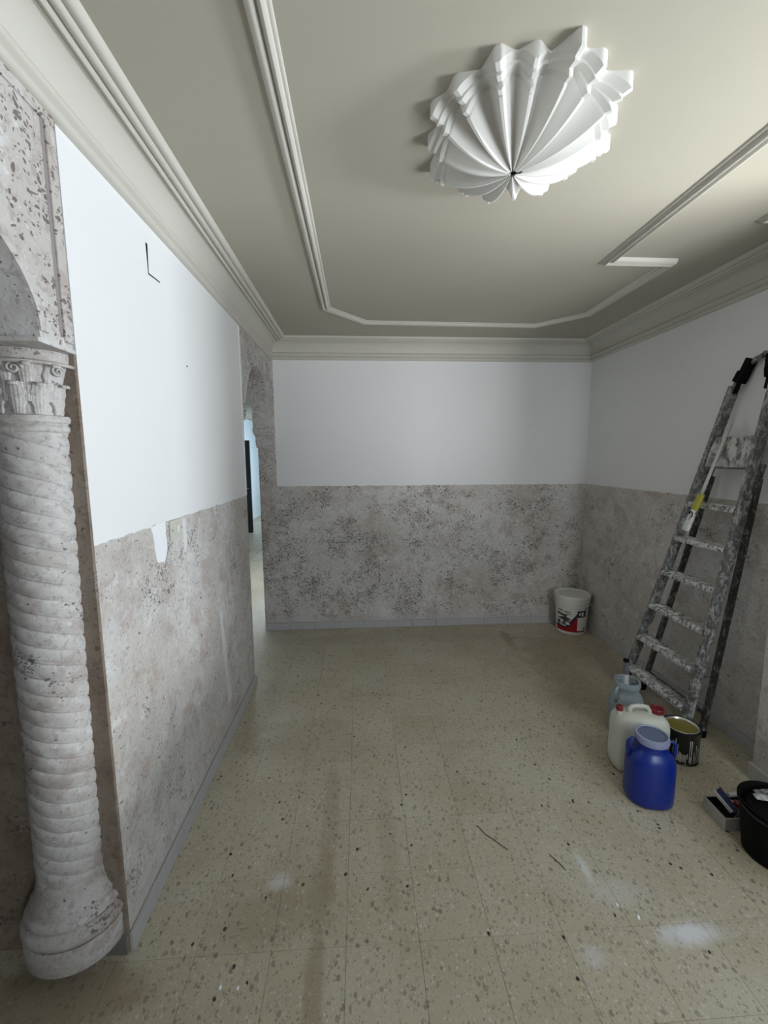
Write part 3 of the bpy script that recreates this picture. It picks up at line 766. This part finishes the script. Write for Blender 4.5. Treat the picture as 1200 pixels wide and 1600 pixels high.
# bowed hand rail over the top
pl_ = lp(2.0, 'l'); pr_ = lp(2.04, 'r')
pts = [lp(1.90, 'l'), lp(1.98, 'l'), lp(2.06, 'l')+Vector((0, -.010, 0)), lp(2.125, 'l')+Vector((.0, -.035, 0)), lp(2.155, 'l')+Vector((.0, -.075, 0)), lp(2.17, 'l')+Vector((0, -.13, 0)),
       lp(2.175, 'r')+Vector((0, .10, 0)), lp(2.16, 'r')+Vector((0, .045, 0)), lp(2.12, 'r')+Vector((0, .012, 0)), lp(2.05, 'r'), lp(1.95, 'r')]
MB().tube([p+nrm*(-.004) for p in pts], .0135, 14).build('hand_rail', M['alu'], lad, smooth=True)
for sd, s_ in (('l', -1), ('r', 1)):
    g = MB(); c0 = lp(2.06, sd)+Vector((0, .004*s_, 0))
    g.bar(lp(2.045, sd)+Vector((-.004, .022*s_, 0)), lp(2.10, sd)+Vector((-.004, .036*s_, 0)), .050, .050, SY)
    g.bar(lp(2.09, sd)+Vector((-.004, .040*s_, 0)), lp(2.165, sd)+Vector((-.004, .052*s_, 0)), .038, .046, SY)
    g.build('corner_joint', M['black'], lad, bevel=.005)
    MB().bar(lp(1.985, sd)+Vector((-.012, .030*s_, 0)), lp(2.07, sd)+Vector((-.008, .036*s_, 0)), .020, .016, SY).build('latch_strap', M['black'], lad, bevel=.003)
# paint brush resting on a tread
pb = empty('paint_brush', (1.975, 2.33, 1.15), 'long white handled paint brush with yellow ferrule propped on the ladder', 'brush')
def q3(y, z, o=-.040): return Vector((LX+LK*z+o, y, z))
BA, BBt = q3(2.268, 1.842, -.030), q3(2.345, 1.42, -.055)
MB().tube([BA, BA.lerp(BBt, .05), BA.lerp(BBt, .5), BA.lerp(BBt, .9), BBt], [.006, .009, .0085, .0095, .010], 12).build('handle', M['handle_white'], pb, smooth=True)
BC = q3(2.365, 1.325, -.062)
MB().bar(BBt, BC, .034, .022, SY).build('ferrule', M['yellow'], pb, bevel=.004)
BD = q3(2.388, 1.200, -.075)
g = MB(); d = (BD-BC).normalized(); rows = []
for u, ww, tt in ((0, .036, .024), (.3, .050, .030), (.7, .062, .028), (1, .058, .014)):
    p = BC.lerp(BD, u); s2 = (SY-d*SY.dot(d)).normalized(); n3 = d.cross(s2)
    rows.append([p+s2*ww/2*math.cos(2*PI*k/14)+n3*tt/2*math.sin(2*PI*k/14)+d*random.uniform(-.004, .004)*u for k in range(14)])
g.grid(rows, True); g.cap(rows[0]); g.cap(rows[-1]); g.build('bristles', M['bristle'], pb, auto=40)
hk = BC.lerp(BD, .2)+Vector((-.016, -.008, 0))
MB().tube([hk+Vector((0, .012*math.cos(a), .014*math.sin(a))) for a in [k*.35 for k in range(14)]], .0028, 8).build('hanging_hook', M['black'], pb, smooth=True)

# ---------------------------------------------------------------- roller tray with tools, black bucket
ty = empty('roller_tray', (1.74, 1.65, 0), 'white rimmed roller tray caked with black paint beside the pillar', 'tray')
def trx(p):
    x, y, z = p; a = math.radians(-3); cx, cy = 1.592, 1.705
    return Vector((cx+x*math.cos(a)-y*math.sin(a), cy+x*math.sin(a)+y*math.cos(a), z))
L_, W_, hh = .33, .128, .058
g = MB()
def tbx(mb, x0, y0, z0, x1, y1, z1): mb.box(x0, y0, z0, x1, y1, z1, xf=trx)
tbx(g, 0, -W_, 0, .004, 0, hh); tbx(g, L_-.004, -W_, 0, L_, 0, hh); tbx(g, .004, -W_, 0, L_-.004, -W_+.004, hh); tbx(g, .004, -.004, 0, L_-.004, 0, hh)
g.build('rim_wall', M['tray'], ty)
g = MB(); rows = []
for k in range(17):
    u = k/16; x = .004+(L_-.008)*u; z = .006 if u < .35 else .006+.034*(u-.35)/.65
    rows.append([trx((x, y, z+(.002 if (k % 2) else 0))) for y in (-W_+.004, -.004)])
g.grid(rows); g.build('ribbed_floor', M['tray_in'], ty)
g = MB(); tbx(g, .0045, -W_+.0045, .006, .0065, -.0045, hh-.004); tbx(g, .0045, -.0065, .006, L_-.005, -.0045, hh-.003); tbx(g, .0045, -W_+.0045, .006, L_-.005, -W_+.0065, hh-.003)
g.build('dried_paint_lining', M['tray_in'], ty)
# scraper with a navy handle leaning in the tray
sc = empty('paint_scraper', tuple(trx((.05, -.06, .05))), 'scraper with navy blue handle and white edge leaning in the tray', 'scraper')
a = trx((.080, -.086, .050)); b = trx((.044, -.020, .108))
MB().bar(a, b, .038, .014, Vector((1, .3, 0))).build('handle', M['navy_h'], sc, bevel=.004)
MB().bar(a+Vector((-.022, -.003, .004)), b+Vector((-.022, -.003, -.002)), .008, .016, Vector((1, .3, 0))).build('white_edge', M['white_print'], sc, bevel=.002)
MB().bar(a+Vector((.002, -.002, -.004)), a+Vector((.016, -.008, -.022)), .05, .002, Vector((1, .3, 0))).build('blade', M['steel'], sc)
rr = empty('paint_roller', tuple(trx((.12, -.05, .04))), 'mini paint roller with a red handle lying in the tray', 'roller')
MB().tube([trx((.085, -.03, .066)), trx((.11, -.045, .062))], .0042, 10).build('cage_rod', M['lid_white'], rr, smooth=True)
MB().tube([trx((.105, -.042, .062)), trx((.115, -.05, .062)), trx((.13, -.068, .055)), trx((.14, -.085, .045))], [.010, .017, .018, .014], 16).build('handle', M['red_cap'], rr, smooth=True)
sv = empty('roller_sleeve', tuple(trx((.16, .0, .07))), 'thin white roller sleeve lying across the back edge of the tray', 'roller')
MB().tube([trx((.105, -.010, .069)), trx((.215, -.004, .071))], .0105, 16).build('nap', M['handle_white'], sv, auto=50)
MB().tube([trx((.215, -.004, .071)), trx((.221, -.0035, .071))], .006, 12).build('end_plug', M['white_print'], sv, auto=50)

QX, QY = 1.690, 1.455
bb = empty('black_bucket', (QX, QY, 0), 'black rubber bucket holding tools at the right edge, in front of the tray', 'bucket')
MB().loft([(0, .098, .098), (.004, .106, .106), (.21, .130, .130), (.216, .136, .136), (.226, .136, .136), (.228, .131, .131), (.222, .127, .127), (.03, .103, .103), (.012, .09, .09)], QX, QY, 56).build('body', M['black'], bb, auto=50)
hp = [(QX+.139*math.cos(a), QY+.139*math.sin(a), .212+.006*math.sin(3*a)) for a in [math.radians(-200+190*k/24) for k in range(25)]]
MB().tube(hp, .0045, 8).build('handle', M['black_gloss'], bb, smooth=True)
MB().loft([(.190, .121, .121), (.203, .10, .10), (.208, .06, .06), (.205, .02, .02)], QX, QY, 40).build('dried_paint', M['black'], bb, smooth=True)
tw = empty('putty_knife', (QX, QY, .19), 'paint smeared metal putty knife lying in the black bucket', 'tool')
MB().bar((QX-.055, QY+.055, .222), (QX+.03, QY+.025, .228), .004, .03, Vector((0, 0, 1))).build('blade', M['alu_step'], tw, bevel=.001)
MB().tube([(QX+.03, QY+.025, .228), (QX+.09, QY-.03, .222)], [.012, .015], 12).build('handle', M['black_gloss'], tw, smooth=True)
tk = empty('small_trowel', (QX, QY, .19), 'grey smeared trowel blade sticking up in the black bucket', 'tool')
MB().bar((QX-.02, QY+.088, .21), (QX+.06, QY+.06, .236), .004, .03, Vector((0, 0, 1))).build('blade', M['alu'], tk, bevel=.001)
MB().tube([(QX+.055, QY+.062, .224), (QX+.10, QY+.02, .215)], .009, 10).build('handle', M['black'], tk, smooth=True)

# ---------------------------------------------------------------- black door leaf in the far hall
dr = struct(empty('door_1', (-2.7, 9.4, 0)))
g = MB(); g.box(HALLX, 9.38, .01, -2.385, 9.42, 2.04)
dl = g.build('door_leaf', M['door'], dr, bevel=.004)
MB().tube([(-2.44, 9.38, 1.0), (-2.44, 9.33, 1.0), (-2.53, 9.33, 1.0)], .01, 8).build('door_handle', M['steel'], dl, smooth=True)

# crumbs of plaster and a twig left on the floor
random.seed(11)
spots = [(.925, 1.305), (.975, 1.26), (-.455, 1.145), (-.40, 1.14), (-1.05, 1.22), (.55, 3.2), (.2, 3.45)]
where = ['right of the white stain, nearer the wall', 'in front of the white stain', 'in front of the column plinth, left one of a close pair', 'in front of the column plinth, right one of a close pair',
         'at the foot of the near column', 'before the back wall, right of the middle', 'before the back wall, left of the middle']
for i, (x, y) in enumerate(spots):
    r = random.uniform(.004, .007)
    o = MB().loft([(0, r*1.3, r), (r*.6, r*1.1, r*.8), (r*.9, r*.4, r*.3)], x, y, 7, 2, random.random()*3).build('plaster_crumb', M['white_patch'])
    tag(o, 'small white plaster crumb '+where[i], 'crumb', 'plaster crumbs on the floor')
for i, (pts, lb) in enumerate((([(.505, 1.67, .002), (.53, 1.62, .003), (.565, 1.585, .002), (.60, 1.545, .002)], 'thin curved twig lying in the middle of the tiled floor'),
                               ([(.765, 1.515, .002), (.79, 1.47, .003), (.80, 1.445, .002)], 'short dark splinter lying on the floor right of the twig'))):
    o = MB().tube(pts, .0018, 6).build('twig' if i == 0 else 'splinter', plain('twig_brown_%s' % i, (.10, .065, .04), .7)); tag(o, lb, 'twig')
